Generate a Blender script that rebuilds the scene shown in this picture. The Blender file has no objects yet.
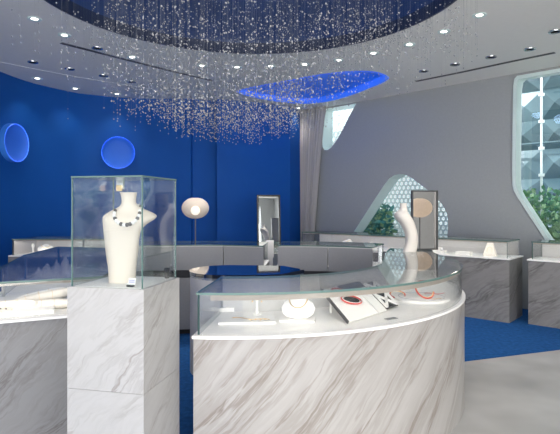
import bpy, bmesh, math, random
from mathutils import Vector, Matrix, geometry
R = math.radians
C = bpy.context.scene.collection
sc = bpy.context.scene
F, CX, HY, EYE = 500.0, 280.0, 205.0, 1.37      # focal length in px, principal column, horizon row, eye height
HC = 3.12                                        # ceiling height
random.seed(7)

# ------------------------------------------------------------------ materials
MATS = {}; LED = 22.
def mat(name, col, rough=.5, metal=0., spec=.5, emit=None, es=0., bump=None, alpha=None, coat=0.):
    m = bpy.data.materials.new(name); m.use_nodes = True
    nt = m.node_tree; b = nt.nodes['Principled BSDF']
    b.inputs['Base Color'].default_value = (*col, 1)
    b.inputs['Roughness'].default_value = rough
    b.inputs['Metallic'].default_value = metal
    b.inputs['Specular IOR Level'].default_value = spec
    if coat: b.inputs['Coat Weight'].default_value = coat
    if emit:
        b.inputs['Emission Color'].default_value = (*emit, 1); b.inputs['Emission Strength'].default_value = es
    # a little procedural variation in every material
    tc = nt.nodes.new('ShaderNodeTexCoord'); n = nt.nodes.new('ShaderNodeTexNoise')
    sc_, amt, bs = bump or (60, .03, .0)
    n.inputs['Scale'].default_value = sc_
    nt.links.new(tc.outputs['Object'], n.inputs['Vector'])
    mx = nt.nodes.new('ShaderNodeMix'); mx.data_type = 'RGBA'; mx.blend_type = 'MULTIPLY'
    mx.inputs[0].default_value = 1.0
    mx.inputs[6].default_value = (*col, 1)
    mr = nt.nodes.new('ShaderNodeMapRange'); mr.inputs['To Min'].default_value = 1-amt*2; mr.inputs['To Max'].default_value = 1+amt*2
    nt.links.new(n.outputs['Fac'], mr.inputs['Value']); nt.links.new(mr.outputs['Result'], mx.inputs[7])
    nt.links.new(mx.outputs[2], b.inputs['Base Color'])
    if bs:
        bp = nt.nodes.new('ShaderNodeBump'); bp.inputs['Strength'].default_value = bs; bp.inputs['Distance'].default_value = .01
        nt.links.new(n.outputs['Fac'], bp.inputs['Height']); nt.links.new(bp.outputs['Normal'], b.inputs['Normal'])
    MATS[name] = m
    return m

def marble(name, base, vein, vein2, scale=1.0, rough=.28, ang=42, cover=0):
    m = bpy.data.materials.new(name); m.use_nodes = True
    nt = m.node_tree; L = nt.links; N = nt.nodes; b = N['Principled BSDF']
    uv = N.new('ShaderNodeUVMap'); uv.uv_map = 'UVMap'
    mp = N.new('ShaderNodeMapping'); mp.inputs['Rotation'].default_value = (0, 0, -R(ang))
    L.new(uv.outputs['UV'], mp.inputs['Vector'])
    st = N.new('ShaderNodeMapping'); st.inputs['Scale'].default_value = ((.75 if cover else 1.1)*scale, (7.5 if cover else 6.5)*scale, 1)
    wn = N.new('ShaderNodeTexNoise'); wn.inputs['Scale'].default_value = 2.2*scale; wn.inputs['Detail'].default_value = 4
    L.new(mp.outputs['Vector'], wn.inputs['Vector'])
    ad = N.new('ShaderNodeVectorMath'); ad.operation = 'MULTIPLY_ADD'
    ad.inputs[1].default_value = (.13, .13, 0) if cover else (.20, .20, 0)
    L.new(wn.outputs['Color'], ad.inputs[0]); L.new(mp.outputs['Vector'], ad.inputs[2])
    L.new(ad.outputs[0], st.inputs['Vector'])
    def ridge(sc2, det, lo, hi):
        n = N.new('ShaderNodeTexNoise'); n.inputs['Scale'].default_value = sc2; n.inputs['Detail'].default_value = det
        n.inputs['Roughness'].default_value = .62
        L.new(st.outputs['Vector'], n.inputs['Vector'])
        s = N.new('ShaderNodeMath'); s.operation = 'SUBTRACT'; s.inputs[1].default_value = .5
        L.new(n.outputs['Fac'], s.inputs[0])
        a = N.new('ShaderNodeMath'); a.operation = 'ABSOLUTE'; L.new(s.outputs[0], a.inputs[0])
        r = N.new('ShaderNodeMapRange'); r.interpolation_type = 'SMOOTHSTEP'
        r.inputs['From Min'].default_value = lo; r.inputs['From Max'].default_value = hi
        r.inputs['To Min'].default_value = 1; r.inputs['To Max'].default_value = 0
        L.new(a.outputs[0], r.inputs['Value']); return r
    r1 = ridge(1.0, 5, 0, .035); r2 = ridge(2.3, 7, 0, .13 if cover else .08)
    g = N.new('ShaderNodeTexNoise'); g.inputs['Scale'].default_value = .8; g.inputs['Detail'].default_value = 3
    L.new(st.outputs['Vector'], g.inputs['Vector'])
    gr = N.new('ShaderNodeMapRange'); gr.inputs['From Min'].default_value = .36 if cover else .42; gr.inputs['From Max'].default_value = .58 if cover else .68
    L.new(g.outputs['Fac'], gr.inputs['Value'])
    m1 = N.new('ShaderNodeMix'); m1.data_type = 'RGBA'; m1.inputs[6].default_value = (*base, 1); m1.inputs[7].default_value = (*vein2, 1)
    f2 = N.new('ShaderNodeMath'); f2.operation = 'MULTIPLY'; L.new(r2.outputs[0], f2.inputs[0])
    g2 = N.new('ShaderNodeMath'); g2.operation = 'MULTIPLY_ADD'; g2.inputs[1].default_value = .8; g2.inputs[2].default_value = .2
    L.new(gr.outputs[0], g2.inputs[0]); L.new(g2.outputs[0], f2.inputs[1])
    L.new(f2.outputs[0], m1.inputs[0])
    m2 = N.new('ShaderNodeMix'); m2.data_type = 'RGBA'; m2.inputs[7].default_value = (*vein, 1)
    L.new(m1.outputs[2], m2.inputs[6])
    f1 = N.new('ShaderNodeMath'); f1.operation = 'MULTIPLY'; L.new(r1.outputs[0], f1.inputs[0]); L.new(gr.outputs[0], f1.inputs[1])
    L.new(f1.outputs[0], m2.inputs[0])
    L.new(m2.outputs[2], b.inputs['Base Color'])
    b.inputs['Roughness'].default_value = rough; b.inputs['Specular IOR Level'].default_value = .35
    MATS[name] = m; return m

def glass(name, tint=(.93, .97, .96), f0=.045, rough=.0, boost=1.0):
    m = bpy.data.materials.new(name); m.use_nodes = True
    nt = m.node_tree; L = nt.links; N = nt.nodes
    for n in list(N): N.remove(n)
    out = N.new('ShaderNodeOutputMaterial'); mix = N.new('ShaderNodeMixShader')
    tr = N.new('ShaderNodeBsdfTransparent'); tr.inputs[0].default_value = (*tint, 1)
    gl = N.new('ShaderNodeBsdfGlossy'); gl.inputs['Roughness'].default_value = rough
    lw = N.new('ShaderNodeLayerWeight'); lw.inputs['Blend'].default_value = .5
    p = N.new('ShaderNodeMath'); p.operation = 'POWER'; p.inputs[1].default_value = 5
    L.new(lw.outputs['Facing'], p.inputs[0])
    a = N.new('ShaderNodeMath'); a.operation = 'MULTIPLY_ADD'; a.inputs[1].default_value = (1-f0)*boost; a.inputs[2].default_value = f0
    a.use_clamp = True
    L.new(p.outputs[0], a.inputs[0]); L.new(a.outputs[0], mix.inputs[0])
    L.new(tr.outputs[0], mix.inputs[1]); L.new(gl.outputs[0], mix.inputs[2]); L.new(mix.outputs[0], out.inputs[0])
    MATS[name] = m; return m

mat('blue_wall', (.006, .096, .40), .65, bump=(3, .03, 0), spec=.25)
mat('grey_wall', (.385, .40, .405), .85, bump=(40, .03, 0), spec=.2)
mat('ceiling_paint', (.86, .84, .80), .9, bump=(30, .015, 0), spec=.2)
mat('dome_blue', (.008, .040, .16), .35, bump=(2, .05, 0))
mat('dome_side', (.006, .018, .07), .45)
mat('leaf_blue', (.03, .20, .80), .45, emit=(.012, .12, .62), es=.16)  # recess cap, cove glow put in as weak emission
mat('leaf_side', (.01, .10, .8), .4, emit=(.05, .20, .95), es=.6)  # recess side, LED cove glow put in as emission
mat('carpet', (.016, .085, .26), .95, bump=(25, .22, .2), spec=.1)
mat('white_trim', (.72, .84, .82), .4)
mat('dark_slot', (.05, .05, .05), .6)
mat('white_board', (.93, .905, .875), .45)
mat('cream_leather', (.74, .645, .555), .6, bump=(250, .02, .1))
mat('beige_pad', (.83, .77, .70), .65, bump=(200, .02, .1))
mat('grey_panel', (.30, .295, .305), .42, spec=.4)
mat('light_grey_panel', (.44, .43, .46), .45)
mat('dark_void', (.02, .02, .025), .6)
mat('steel', (.55, .56, .57), .25, 1.)
mat('dark_steel', (.12, .12, .12), .35, .8)
mat('mirror_dark', (.62, .59, .56), .0, 1.)
mat('black_lacquer', (.012, .012, .014), .25)
mat('dark_glass', (.006, .010, .02), .04, spec=.9, coat=1.)
mat('mirror', (.88, .9, .9), .0, 1.)
mat('glass_edge', (.11, .19, .175), .2, emit=None)
mat('gold', (.85, .62, .35), .3, 1.)
mat('red', (.55, .03, .025), .35)
mat('pearl_white', (.85, .82, .80), .15)
mat('pearl_dark', (.10, .09, .09), .15)
mat('crystal', (.36, .36, .37), .5, .1)
mat('wire', (.16, .17, .19), .5, .2)
mat('led_strip', (.9, .88, .84), .5, emit=(1., .90, .78), es=LED)
mat('led_warm', (.9, .8, .7), .5, emit=(1., .72, .5), es=12.)
mat('led_white', (.9, .9, .9), .5, emit=(1., .97, .9), es=2.2)
mat('sconce_rim', (.05, .2, .9), .5, emit=(.07, .22, 1.), es=6.)
mat('sconce_dish', (.04, .20, .8), .6, emit=(.02, .08, .55), es=.08)
mat('sconce_shell', (.05, .25, .8), .5)
mat('lamp_glow', (.62, .55, .47), .6, emit=(1., .76, .56), es=.17)
mat('lamp_bulb', (.9, .8, .7), .5, emit=(1., .86, .66), es=.7)
mat('curtain', (.52, .49, .47), .85, bump=(80, .04, .1))
mat('purple_ink', (.30, .27, .55), .6)
mat('lattice_white', (.95, .96, .96), .5)
mat('facade_glass', (.12, .18, .205), .3, .1, bump=(1.2, .25, 0))
mat('facade_dark', (.07, .12, .14), .3)
mat('stone_floor', (.43, .42, .41), .35, bump=(2.2, .22, 0))
mat('leaf_green', (.15, .33, .17), .6, bump=(9, .3, 0))
mat('leaf_light', (.36, .52, .28), .6, bump=(9, .3, 0))
mat('leaf_teal', (.10, .30, .27), .6, bump=(9, .3, 0))
mat('soil', (.12, .10, .08), .9)
mat('paving', (.35, .35, .34), .9)
mat('rock_white', (.95, .92, .96), .5)
mat('navy_book', (.06, .065, .10), .4)
mat('rear_white', (.58, .565, .56), .5)
mat('band_beige', (.40, .34, .29), .5)
marble('marble', (.47, .46, .45), (.31, .285, .27), (.39, .375, .365), 1.45)
marble('marble_shaded', (.28, .275, .275), (.17, .155, .15), (.225, .215, .21), 1.3)  # darkened marble: shade on the left counter put into the colour
marble('marble_bold', (.43, .41, .395), (.255, .222, .198), (.345, .322, .303), .9, ang=47, cover=1)
marble('marble_dark', (.24, .23, .225), (.085, .078, .075), (.15, .142, .14), .9, rough=.4, ang=32)
glass('glass', (.975, .985, .983)); glass('glass_case', (.965, .985, .985), .07)
glass('glass_top', (.965, .98, .978), .05)
glass('window_glass', (.93, .975, .975), .05)

# ------------------------------------------------------------------ mesh builder
class MB:
    def __init__(s): s.v = []; s.f = []; s.m = []; s.uv = {}
    def add(s, vs, fs, mi=0, uvs=None):
        o = len(s.v); s.v += [tuple(v) for v in vs]
        for k, f in enumerate(fs):
            if uvs: s.uv[len(s.f)] = uvs[k]
            s.f.append(tuple(i+o for i in f)); s.m.append(mi if isinstance(mi, int) else mi[k])
        return s
    def box(s, c, d, rz=0, mi=0, M=None):
        x, y, z = d[0]/2, d[1]/2, d[2]/2
        m = (M or Matrix.Identity(4)) @ Matrix.Translation(c) @ Matrix.Rotation(rz, 4, 'Z')
        vs = [m @ Vector((a*x, b*y, e*z)) for a in (-1, 1) for b in (-1, 1) for e in (-1, 1)]
        return s.add(vs, [(0,1,3,2),(4,6,7,5),(0,4,5,1),(2,3,7,6),(0,2,6,4),(1,5,7,3)], mi)
    def tube(s, pts, r, n=8, mi=0, closed=False, cap=True):
        pts = [Vector(p) for p in pts]; N = len(pts); rs = r if isinstance(r, (list, tuple)) else [r]*N
        vs = []; prev = None
        for i, p in enumerate(pts):
            if closed: t = pts[(i+1) % N]-pts[i-1]
            else: t = pts[min(i+1, N-1)]-pts[max(i-1, 0)]
            t.normalize()
            if prev is None:
                a = Vector((0, 0, 1)) if abs(t.z) < .9 else Vector((1, 0, 0)); u = t.cross(a).normalized()
            else: u = (prev - t*prev.dot(t)).normalized()
            prev = u; w = t.cross(u)
            vs += [p + rs[i]*(math.cos(2*math.pi*k/n)*u + math.sin(2*math.pi*k/n)*w) for k in range(n)]
        fs = []
        for i in range(N if closed else N-1):
            j = (i+1) % N
            for k in range(n):
                k2 = (k+1) % n; fs.append((i*n+k, i*n+k2, j*n+k2, j*n+k))
        if not closed and cap: fs += [tuple(range(n-1, -1, -1)), tuple((N-1)*n+k for k in range(n))]
        return s.add(vs, fs, mi)
    def lathe(s, prof, c=(0, 0, 0), n=24, mi=0, sx=1, sy=1, cap=True):
        vs = []
        for r, z in prof:
            vs += [(c[0]+sx*r*math.cos(2*math.pi*k/n), c[1]+sy*r*math.sin(2*math.pi*k/n), c[2]+z) for k in range(n)]
        fs = []
        for i in range(len(prof)-1):
            for k in range(n):
                k2 = (k+1) % n; fs.append((i*n+k, i*n+k2, (i+1)*n+k2, (i+1)*n+k))
        if cap and prof[0][0] > 1e-4: fs.append(tuple(range(n-1, -1, -1)))
        if cap and prof[-1][0] > 1e-4: fs.append(tuple((len(prof)-1)*n+k for k in range(n)))
        return s.add(vs, fs, mi)
    def ico(s, c, r, sub=1, mi=0, sc3=(1, 1, 1)):
        V, Fc = ICO[sub]
        return s.add([(c[0]+v[0]*r*sc3[0], c[1]+v[1]*r*sc3[1], c[2]+v[2]*r*sc3[2]) for v in V], Fc, mi)
    def prism(s, poly, z0, z1, mi=0, top=None, cap=True):
        """side faces carry (arc length, height) UVs"""
        n = len(poly); lo = [(p[0], p[1], z0) for p in poly]; hi = [(p[0], p[1], z1) for p in poly]
        if area(poly) < 0: lo.reverse(); hi.reverse()
        P = [Vector(p[:2]) for p in lo]
        fs = []; uvs = []; L = 0.0
        for i in range(n):
            j = (i+1) % n; d = (P[j]-P[i]).length
            fs.append((i, j, n+j, n+i)); uvs.append([(L, z0), (L+d, z0), (L+d, z1), (L, z1)]); L += d
        mm = [mi]*n
        if cap:
            tris = geometry.tessellate_polygon([[Vector((p[0], p[1], 0)) for p in hi]])
            for t in tris:
                a, b, c = t
                nz = (P[b]-P[a]).cross(P[c]-P[a])
                if nz < 0: b, c = c, b
                fs.append((n+a, n+b, n+c)); uvs.append([tuple(P[a]), tuple(P[b]), tuple(P[c])]); mm.append(mi if top is None else top)
                fs.append((a, c, b)); uvs.append([tuple(P[a]), tuple(P[c]), tuple(P[b])]); mm.append(mi)
        return s.add(lo+hi, fs, mm, uvs)
    def build(s, name, mats, parent=None, smooth=False, loc=None, rz=0, bevel=0, ang=40):
        me = bpy.data.meshes.new(name); me.from_pydata(s.v, [], s.f)
        for m in (mats if isinstance(mats, (list, tuple)) else [mats]): me.materials.append(MATS[m])
        for p, m in zip(me.polygons, s.m): p.material_index = m
        uvl = me.uv_layers.new(name='UVMap')
        for p in me.polygons:
            u = s.uv.get(p.index)
            for k, li in enumerate(p.loop_indices):
                if u: uvl.data[li].uv = u[k]
                else:
                    co = me.vertices[me.loops[li].vertex_index].co; uvl.data[li].uv = (co.x+co.y, co.z)
        if smooth:
            me.polygons.foreach_set('use_smooth', [True]*len(me.polygons)); me.set_sharp_from_angle(angle=R(ang))
        me.update()
        o = bpy.data.objects.new(name, me); C.objects.link(o)
        if parent: o.parent = parent
        if loc: o.location = loc
        o.rotation_euler.z = rz
        if bevel:
            b = o.modifiers.new('b', 'BEVEL'); b.width = bevel; b.segments = 2; b.limit_method = 'ANGLE'
        return o
ICO = {}
for sub in (1, 2, 3):
    bm = bmesh.new(); bmesh.ops.create_icosphere(bm, subdivisions=sub, radius=1)
    ICO[sub] = ([tuple(v.co) for v in bm.verts], [tuple(v.index for v in f.verts) for f in bm.faces]); bm.free()
def area(p): return sum(p[i][0]*p[(i+1) % len(p)][1]-p[(i+1) % len(p)][0]*p[i][1] for i in range(len(p)))/2
def offset(poly, d):
    """grow (+) or shrink (-) a plan polygon, any orientation"""
    n = len(poly); sg = 1 if area(poly) > 0 else -1; out = []
    for i in range(n):
        a, b, c = Vector(poly[i-1][:2]), Vector(poly[i][:2]), Vector(poly[(i+1) % n][:2])
        e1 = (b-a).normalized(); e2 = (c-b).normalized()
        n1 = Vector((e1.y, -e1.x))*sg; n2 = Vector((e2.y, -e2.x))*sg
        k = n1+n2; q = max(.35, 1+n1.dot(n2))
        out.append(tuple(b + k*(d/q)))
    return out
def tag(o, label=None, cat=None, group=None, kind=None):
    for k, v in (('label', label), ('category', cat), ('group', group), ('kind', kind)):
        if v: o[k] = v
    return o
def thing(name, label, cat, loc=(0, 0, 0), rz=0, group=None):
    o = bpy.data.objects.new(name, None); C.objects.link(o); o.location = loc; o.rotation_euler.z = rz; o.empty_display_size = .1
    return tag(o, label, cat, group)
def struct(o): o['kind'] = 'structure'; return o
def copy_tree(o, parent=None):
    c = o.copy(); C.objects.link(c); c.parent = parent
    for ch in list(o.children): copy_tree(ch, c)
    return c
def at(px, py, z):                # the place a photo pixel shows at height z
    Y = (EYE-z)*F/(py-HY); return Vector(((px-CX)*Y/F, Y, z))
def atY(px, py, Y): return Vector(((px-CX)*Y/F, Y, EYE-(py-HY)*Y/F))
def ring(n): return [2*math.pi*k/n for k in range(n)]

# ------------------------------------------------------------------ room shell
W0 = Vector((.43, 9.36)); WU = Vector((.711, -.7032)).normalized(); WN = Vector((-WU.y, WU.x))   # WN points outdoors
if WN.dot(Vector((1, 1))) < 0: WN = -WN
def wall_sz(px, py):              # where a photo pixel meets the slanted grey wall: distance along it, height
    d = Vector(((px-CX)/F, 1)); t = W0.dot(WN)/d.dot(WN); p = d*t
    return ((p-W0).dot(WU), EYE-(py-HY)*t/F)
SEND = (Vector((5.0, 4.84))-W0).length
blue_in = [(-4.25, -2.5), (-4.25, 2.0), (-4.12, 4.0), (-3.92, 5.3), (-3.62, 6.46), (-3.45, 7.15), (-3.22, 7.68), (-2.85, 8.0), (-2.36, 8.18), (-1.46, 8.2),
           (-1.46, 8.25), (-1.06, 8.32), (-1.06, 8.22), (-.83, 8.33), (-.35, 8.55), (.18, 8.88), (.43, 9.36)]
# smooth left sweep
def wallstrip(pts, name, m, th=.15, z0=0, z1=HC):
    pts = [Vector(p) for p in pts]; nn = []
    for i in range(len(pts)):
        t = (pts[min(i+1, len(pts)-1)]-pts[max(i-1, 0)]).normalized(); nn.append(Vector((-t.y, t.x)))
    outer = [p+n*th for p, n in zip(pts, nn)]
    mb = MB(); mb.prism([tuple(p) for p in pts]+[tuple(p) for p in reversed(outer)], z0, z1)
    return struct(mb.build(name, m, smooth=True, ang=25))
def catmull(P, k=5):
    P = [Vector(p) for p in P]; out = []
    for i in range(len(P)-1):
        a, b, c, d = P[max(i-1, 0)], P[i], P[i+1], P[min(i+2, len(P)-1)]
        for j in range(k):
            t = j/k
            out.append(.5*((2*b)+(c-a)*t+(2*a-5*b+4*c-d)*t*t+(3*b-a-3*c+d)*t**3))
    return out+[P[-1]]
sweep = catmull([(-3.84, 3.6), (-3.76, 5.3), (-3.67, 6.46), (-3.54, 7.15), (-3.2, 7.74), (-2.85, 7.99), (-2.36, 8.18), (-1.9, 8.2), (-1.46, 8.18)])
wallstrip([(-3.86, 1.2), (-3.86, 3.0)]+sweep, 'wall_left', 'blue_wall')
wallstrip([(-1.46, 8.18), (-1.44, 8.26), (-1.06, 8.40), (-1.04, 8.24), (-.83, 8.30), (-.35, 8.52), (.18, 8.88), (.40, 9.30)], 'wall_back', 'blue_wall')
wallstrip([(-3.86, -2.5), (-3.86, 1.2)], 'wall_left', 'grey_wall')
# right end wall and the front wall left open for soft light as an assumed shopfront, both behind or beside the viewer
wallstrip([(5.0, 4.84), (5.0, -2.5)], 'wall_right', 'grey_wall')
fw = MB(); fw.box((0.4, -2.57, 2.96), (9.5, .15, .32)); fw.box((-4.0, -2.57, 1.4), (.7, .15, 2.8)); fw.box((4.8, -2.57, 1.4), (.7, .15, 2.8))
struct(fw.build('wall_front', 'grey_wall'))
# floor
mb = MB(); mb.box((.4, 3.5, -.05), (9.8, 12.2, .1)); struct(mb.build('floor', 'carpet'))
mb = MB(); mb.prism([(-.1, -2.4), (4.9, -2.4), (4.9, 5.0), (4.0, 4.95), (2.65, 4.72), (1.6, 4.36), (.6, 3.6), (-.1, 2.9)], -.001, .003); struct(mb.build('floor', 'stone_floor'))
mb = MB(); mb.box((3, 5, -.2), (60, 60, .2)); struct(mb.build('ground', 'paving'))

def plate(outer, holes, fn, th_vec, name, mats, hole_mats=None):
    """flat plate with holes: outlines in 2D, fn maps 2D to 3D, th_vec thickness"""
    loops = [outer]+holes; flat = [p for l in loops for p in l]
    ed = []; q = 0
    for l in loops: ed += [(q+i, q+(i+1) % len(l)) for i in range(len(l))]; q += len(l)
    vo, _, fo, oi, _, _ = geometry.delaunay_2d_cdt([Vector(p[:2]) for p in flat], ed, [], 0, 1e-7)
    if len(vo) > len(flat): print('CDT extra', name, [tuple(v) for v in vo[len(flat):]])
    def inside(p, l):
        c = False
        for i in range(len(l)):
            a, b = l[i], l[i-1]
            if (a[1] > p.y) != (b[1] > p.y) and p.x < (b[0]-a[0])*(p.y-a[1])/(b[1]-a[1])+a[0]: c = not c
        return c
    tris = []
    for t in fo:
        m = (vo[t[0]]+vo[t[1]]+vo[t[2]])/3
        if inside(m, outer) and not any(inside(m, h) for h in holes): tris.append(tuple(oi[i][0] if oi[i] else 0 for i in t))
    n = len(flat); A = [fn(p) for p in flat]; B = [a+th_vec for a in A]
    fs = [t for t in tris]+[tuple(n+i for i in reversed(t)) for t in tris]; mm = [0]*len(fs)
    o = 0
    for li, l in enumerate(loops):
        k = len(l)
        for i in range(k):
            j = (i+1) % k; fs.append((o+i, o+j, n+o+j, n+o+i)); mm.append(0 if li == 0 or not hole_mats else 1)
        o += k
    mb = MB(); mb.add(A+B, fs, mm)
    ob = mb.build(name, mats)
    bm = bmesh.new(); bm.from_mesh(ob.data); bmesh.ops.recalc_face_normals(bm, faces=bm.faces); bm.to_mesh(ob.data); bm.free()
    return ob
# ceiling with the round recess over the island and the leaf shaped recess behind
DC, DR = Vector((-.25, 3.98)), 1.77
dome_c = [(DC.x+DR*math.cos(a), DC.y+DR*math.sin(a)) for a in ring(96)]
leaf_px = [(236, 91.2), (245, 88.4), (262, 85), (284, 80.9), (305, 76.8), (326, 73.5), (347, 71.3), (365, 70.8), (379, 72.5), (388.5, 76.7), (387, 80), (380, 84), (371, 87.4),
           (357, 93), (342, 98), (328, 101.3), (313, 103.2), (298, 103.6), (284, 102.4), (268, 100), (252, 97), (241, 94)]
leaf_c = [tuple(at(x, y, HC)[:2]) for x, y in leaf_px]
leaf_c = [tuple(v) for v in catmull(leaf_c+[leaf_c[0]], 3)[:-1]]
cz = lambda p: Vector((p[0], p[1], HC))
ceil_out = [(-4.5, -2.7), (5.2, -2.7), (5.2, 4.9), (.60, 9.55), (.2, 9.4), (-.5, 8.75), (-1.2, 8.55), (-2.4, 8.5), (-3.2, 8.1), (-3.7, 7.4), (-4.1, 6), (-4.4, 4)]
struct(plate(ceil_out, [dome_c, leaf_c], cz, Vector((0, 0, .08)), 'ceiling', ['ceiling_paint']))
def recess(poly, z0, h, rise, name, mats, cn):
    n = len(poly); mb = MB(); lv = [(1.0, 0), (1.0, h), (.93, h+rise*.35), (.75, h+rise*.75), (.45, h+rise*.95), (.15, h+rise)]
    vs = [(cn[0]+(p[0]-cn[0])*k, cn[1]+(p[1]-cn[1])*k, z0+z) for k, z in lv for p in poly]
    fs = []; mm = []
    for i in range(len(lv)-1):
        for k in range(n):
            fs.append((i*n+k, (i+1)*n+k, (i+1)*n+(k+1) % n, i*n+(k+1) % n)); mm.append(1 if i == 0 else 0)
    fs.append(tuple((len(lv)-1)*n+k for k in range(n))); mm.append(0)
    mb.add(vs, fs, mm)
    ob = mb.build(name, mats, smooth=True, ang=50)
    so = ob.modifiers.new('s', 'SOLIDIFY'); so.thickness = .03; so.offset = 1
    return struct(ob)
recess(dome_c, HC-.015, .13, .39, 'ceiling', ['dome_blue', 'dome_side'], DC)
lc = (sum(p[0] for p in leaf_c)/len(leaf_c), sum(p[1] for p in leaf_c)/len(leaf_c))
recess(leaf_c, HC-.004, .10, .16, 'ceiling', ['leaf_blue', 'leaf_side'], lc)
for q in ((.0, 7.75), (.45, 7.55), (.95, 7.25)):
    l = bpy.data.lights.new('leaf_glow', 'POINT'); l.energy = 1.6; l.color = (.15, .38, 1.); l.shadow_soft_size = .04
    o = bpy.data.objects.new('leaf_glow', l); C.objects.link(o); o.location = (q[0], q[1], HC+.07)
# shallow curved soffit along the blue wall
crease = [tuple(at(x, y, HC-.004)[:2]) for x, y in ((-25, 57), (0, 62), (40, 70), (80, 77.5), (120, 84), (150, 89), (175, 93.5))]
so = [tuple(p) for p in sweep if p.y > 5]; so = [(-3.74, 5.6)]+[q for q in so if q[1] > 5.7]
mb = MB(); mb.prism(crease+[(x-.02, y+.02) for x, y in reversed(so)], HC-.004, HC-.0005); struct(mb.build('trim_1', 'ceiling_paint'))
# linear air slots
for k, pts in enumerate((((61, 43), (100, 53), (150, 65.7), (190, 75.5), (212, 80.5)), ((416, 81.3), (460, 72.5), (510, 61.8), (555, 52.6)))):
    P = [at(x, y, HC-.004) for x, y in pts]
    P = [Vector(v) for v in catmull(P, 4)]
    t = thing('air_slot', ['long dark linear air slot in the ceiling at the left, curving toward the leaf recess',
                          'long dark linear air slot in the ceiling at the right, above the grey wall'][k], 'air vent', P[len(P)//2], 0, 'linear air slots in the ceiling')
    for nm, hw, m, z in (('frame', .032, 'steel', 0), ('slot', .020, 'dark_slot', -.003)):
        mb = MB()
        L_ = []; R_ = []
        for i, p in enumerate(P):
            d = (P[min(i+1, len(P)-1)]-P[max(i-1, 0)]); d.z = 0; d.normalize(); w = Vector((-d.y, d.x, 0))*hw
            L_.append(tuple((p+w-t.location)[:2])); R_.append(tuple((p-w-t.location)[:2]))
        mb.prism(L_+R_[::-1], z-.002, z+.003); mb.build(nm, m, t)

# slanted grey wall with its three cut-out windows
def szfn(off=0): return lambda p: Vector((*(W0+WU*p[0]+WN*off), p[1]))
def rnd(poly, k=4): return [tuple(v) for v in catmull([Vector(p) for p in poly+[poly[0]]], k)[:-1]]
tri = [wall_sz(x, y) for x, y in ((353.7, 231.8), (370, 206.5), (384, 185), (389, 178.6), (394, 175.3), (399, 173.9), (404, 174.1), (411, 177.4), (419, 183.5), (427, 189.5), (435, 196), (440.5, 202.5), (444.5, 208), (447, 214), (448, 221), (448, 230), (447, 238))]
s0, s1 = tri[0], tri[-1]
tri = tri+[(s1[0]-.03, .62), (s1[0]-.1, .55), (s0[0]-.35, .55), (s0[0]-.42, .62)]
tl = [wall_sz(x, y) for x, y in ((356, 103.5), (348, 118.5), (340, 134.5), (335, 142.5), (331, 147.8), (327.5, 150.2), (324.5, 150), (322.5, 147), (322.3, 140), (322.5, 120), (322.5, 109.5))]
big = [wall_sz(x, y) for x, y in ((546, 240), (530, 215.5), (518, 197), (514.5, 190.5), (513.2, 185), (513, 170), (513.3, 130), (514, 86), (515.3, 79), (518, 74.6), (523, 72.2), (530, 70.8))]
big = [(a, min(b, HC-.035)) for a, b in big]; tl = [(a, min(b, HC-.02)) for a, b in tl]
zt = big[-1][1]; sR = SEND-.25
big[-1] = (big[-1][0], zt)
big = [(big[0][0]+.50, .55)] + big + [(sR, zt), (sR, .55)]
wall_poly = [(0, 0), (SEND, 0), (SEND, HC), (0, HC)]
TH = .30
struct(plate(wall_poly, [tri, tl, big], szfn(0), Vector((*(WN*TH), 0)), 'wall_right', ['grey_wall', 'white_trim'], True))
def window(n, outline, label, fr=.05, frame=True):
    o = bpy.data.objects.new('window_%d' % n, None); C.objects.link(o); struct(o)
    inner = offset(outline, -fr)
    if frame:
        m = plate(outline, [inner], szfn(-.03), Vector((*(WN*.09), 0)), 'window_frame', ['white_trim']); m.parent = o
    m = plate(inner if frame else outline, [], szfn(TH-.03), Vector((*(WN*.008), 0)), 'pane', ['window_glass']); m.parent = o
window(1, tri, '', frame=False); window(2, tl, '', frame=False); window(3, big, '', fr=.045)

# ------------------------------------------------------------------ outdoors
def hex_lattice(name, label, s0, s1, z0, z1, off, a=.052):
    mb = MB(); dx = a*math.sqrt(3); dz = a*1.5; r = 0; z = z0
    w = .020
    while z < z1:
        s = s0 + (dx/2 if r % 2 else 0)
        while s < s1:
            for k in range(6):
                a1, a2 = R(60*k+30), R(60*k+90)
                vs = []
                for dy in (0, .03):
                    for rr in (a, a-w):
                        for an in (a1, a2):
                            p = W0+WU*(s+rr*math.cos(an))+WN*(off+dy); vs.append((p.x, p.y, z+rr*math.sin(an)))
                mb.add(vs, [(0, 1, 3, 2), (4, 6, 7, 5), (2, 3, 7, 6), (0, 4, 5, 1)])
            # little star bars
            for k in range(3):
                an = R(60*k)
                p = W0+WU*s+WN*(off+.015); d = WU*math.cos(an)*a*.78; e = math.sin(an)*a*.78
                mb.tube([(p.x-d.x, p.y-d.y, z-e), (p.x+d.x, p.y+d.y, z+e)], .0045, 4)
            s += dx
        z += dz; r += 1
    return tag(mb.build(name, 'lattice_white'), label, 'screen')
hex_lattice('lattice_screen', 'white hexagon lattice screen outside the triangular window behind the cream bust', tri[0][0]-1.0, tri[0][0]+2.2, .2, 2.1, TH+.80)
hex_lattice('lattice_screen', 'white hexagon lattice screen outside the small leaf shaped window beside the curtain', tl[7][0]-.9, tl[0][0]+.5, 2.1, 3.5, TH+.35, .06)

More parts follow.
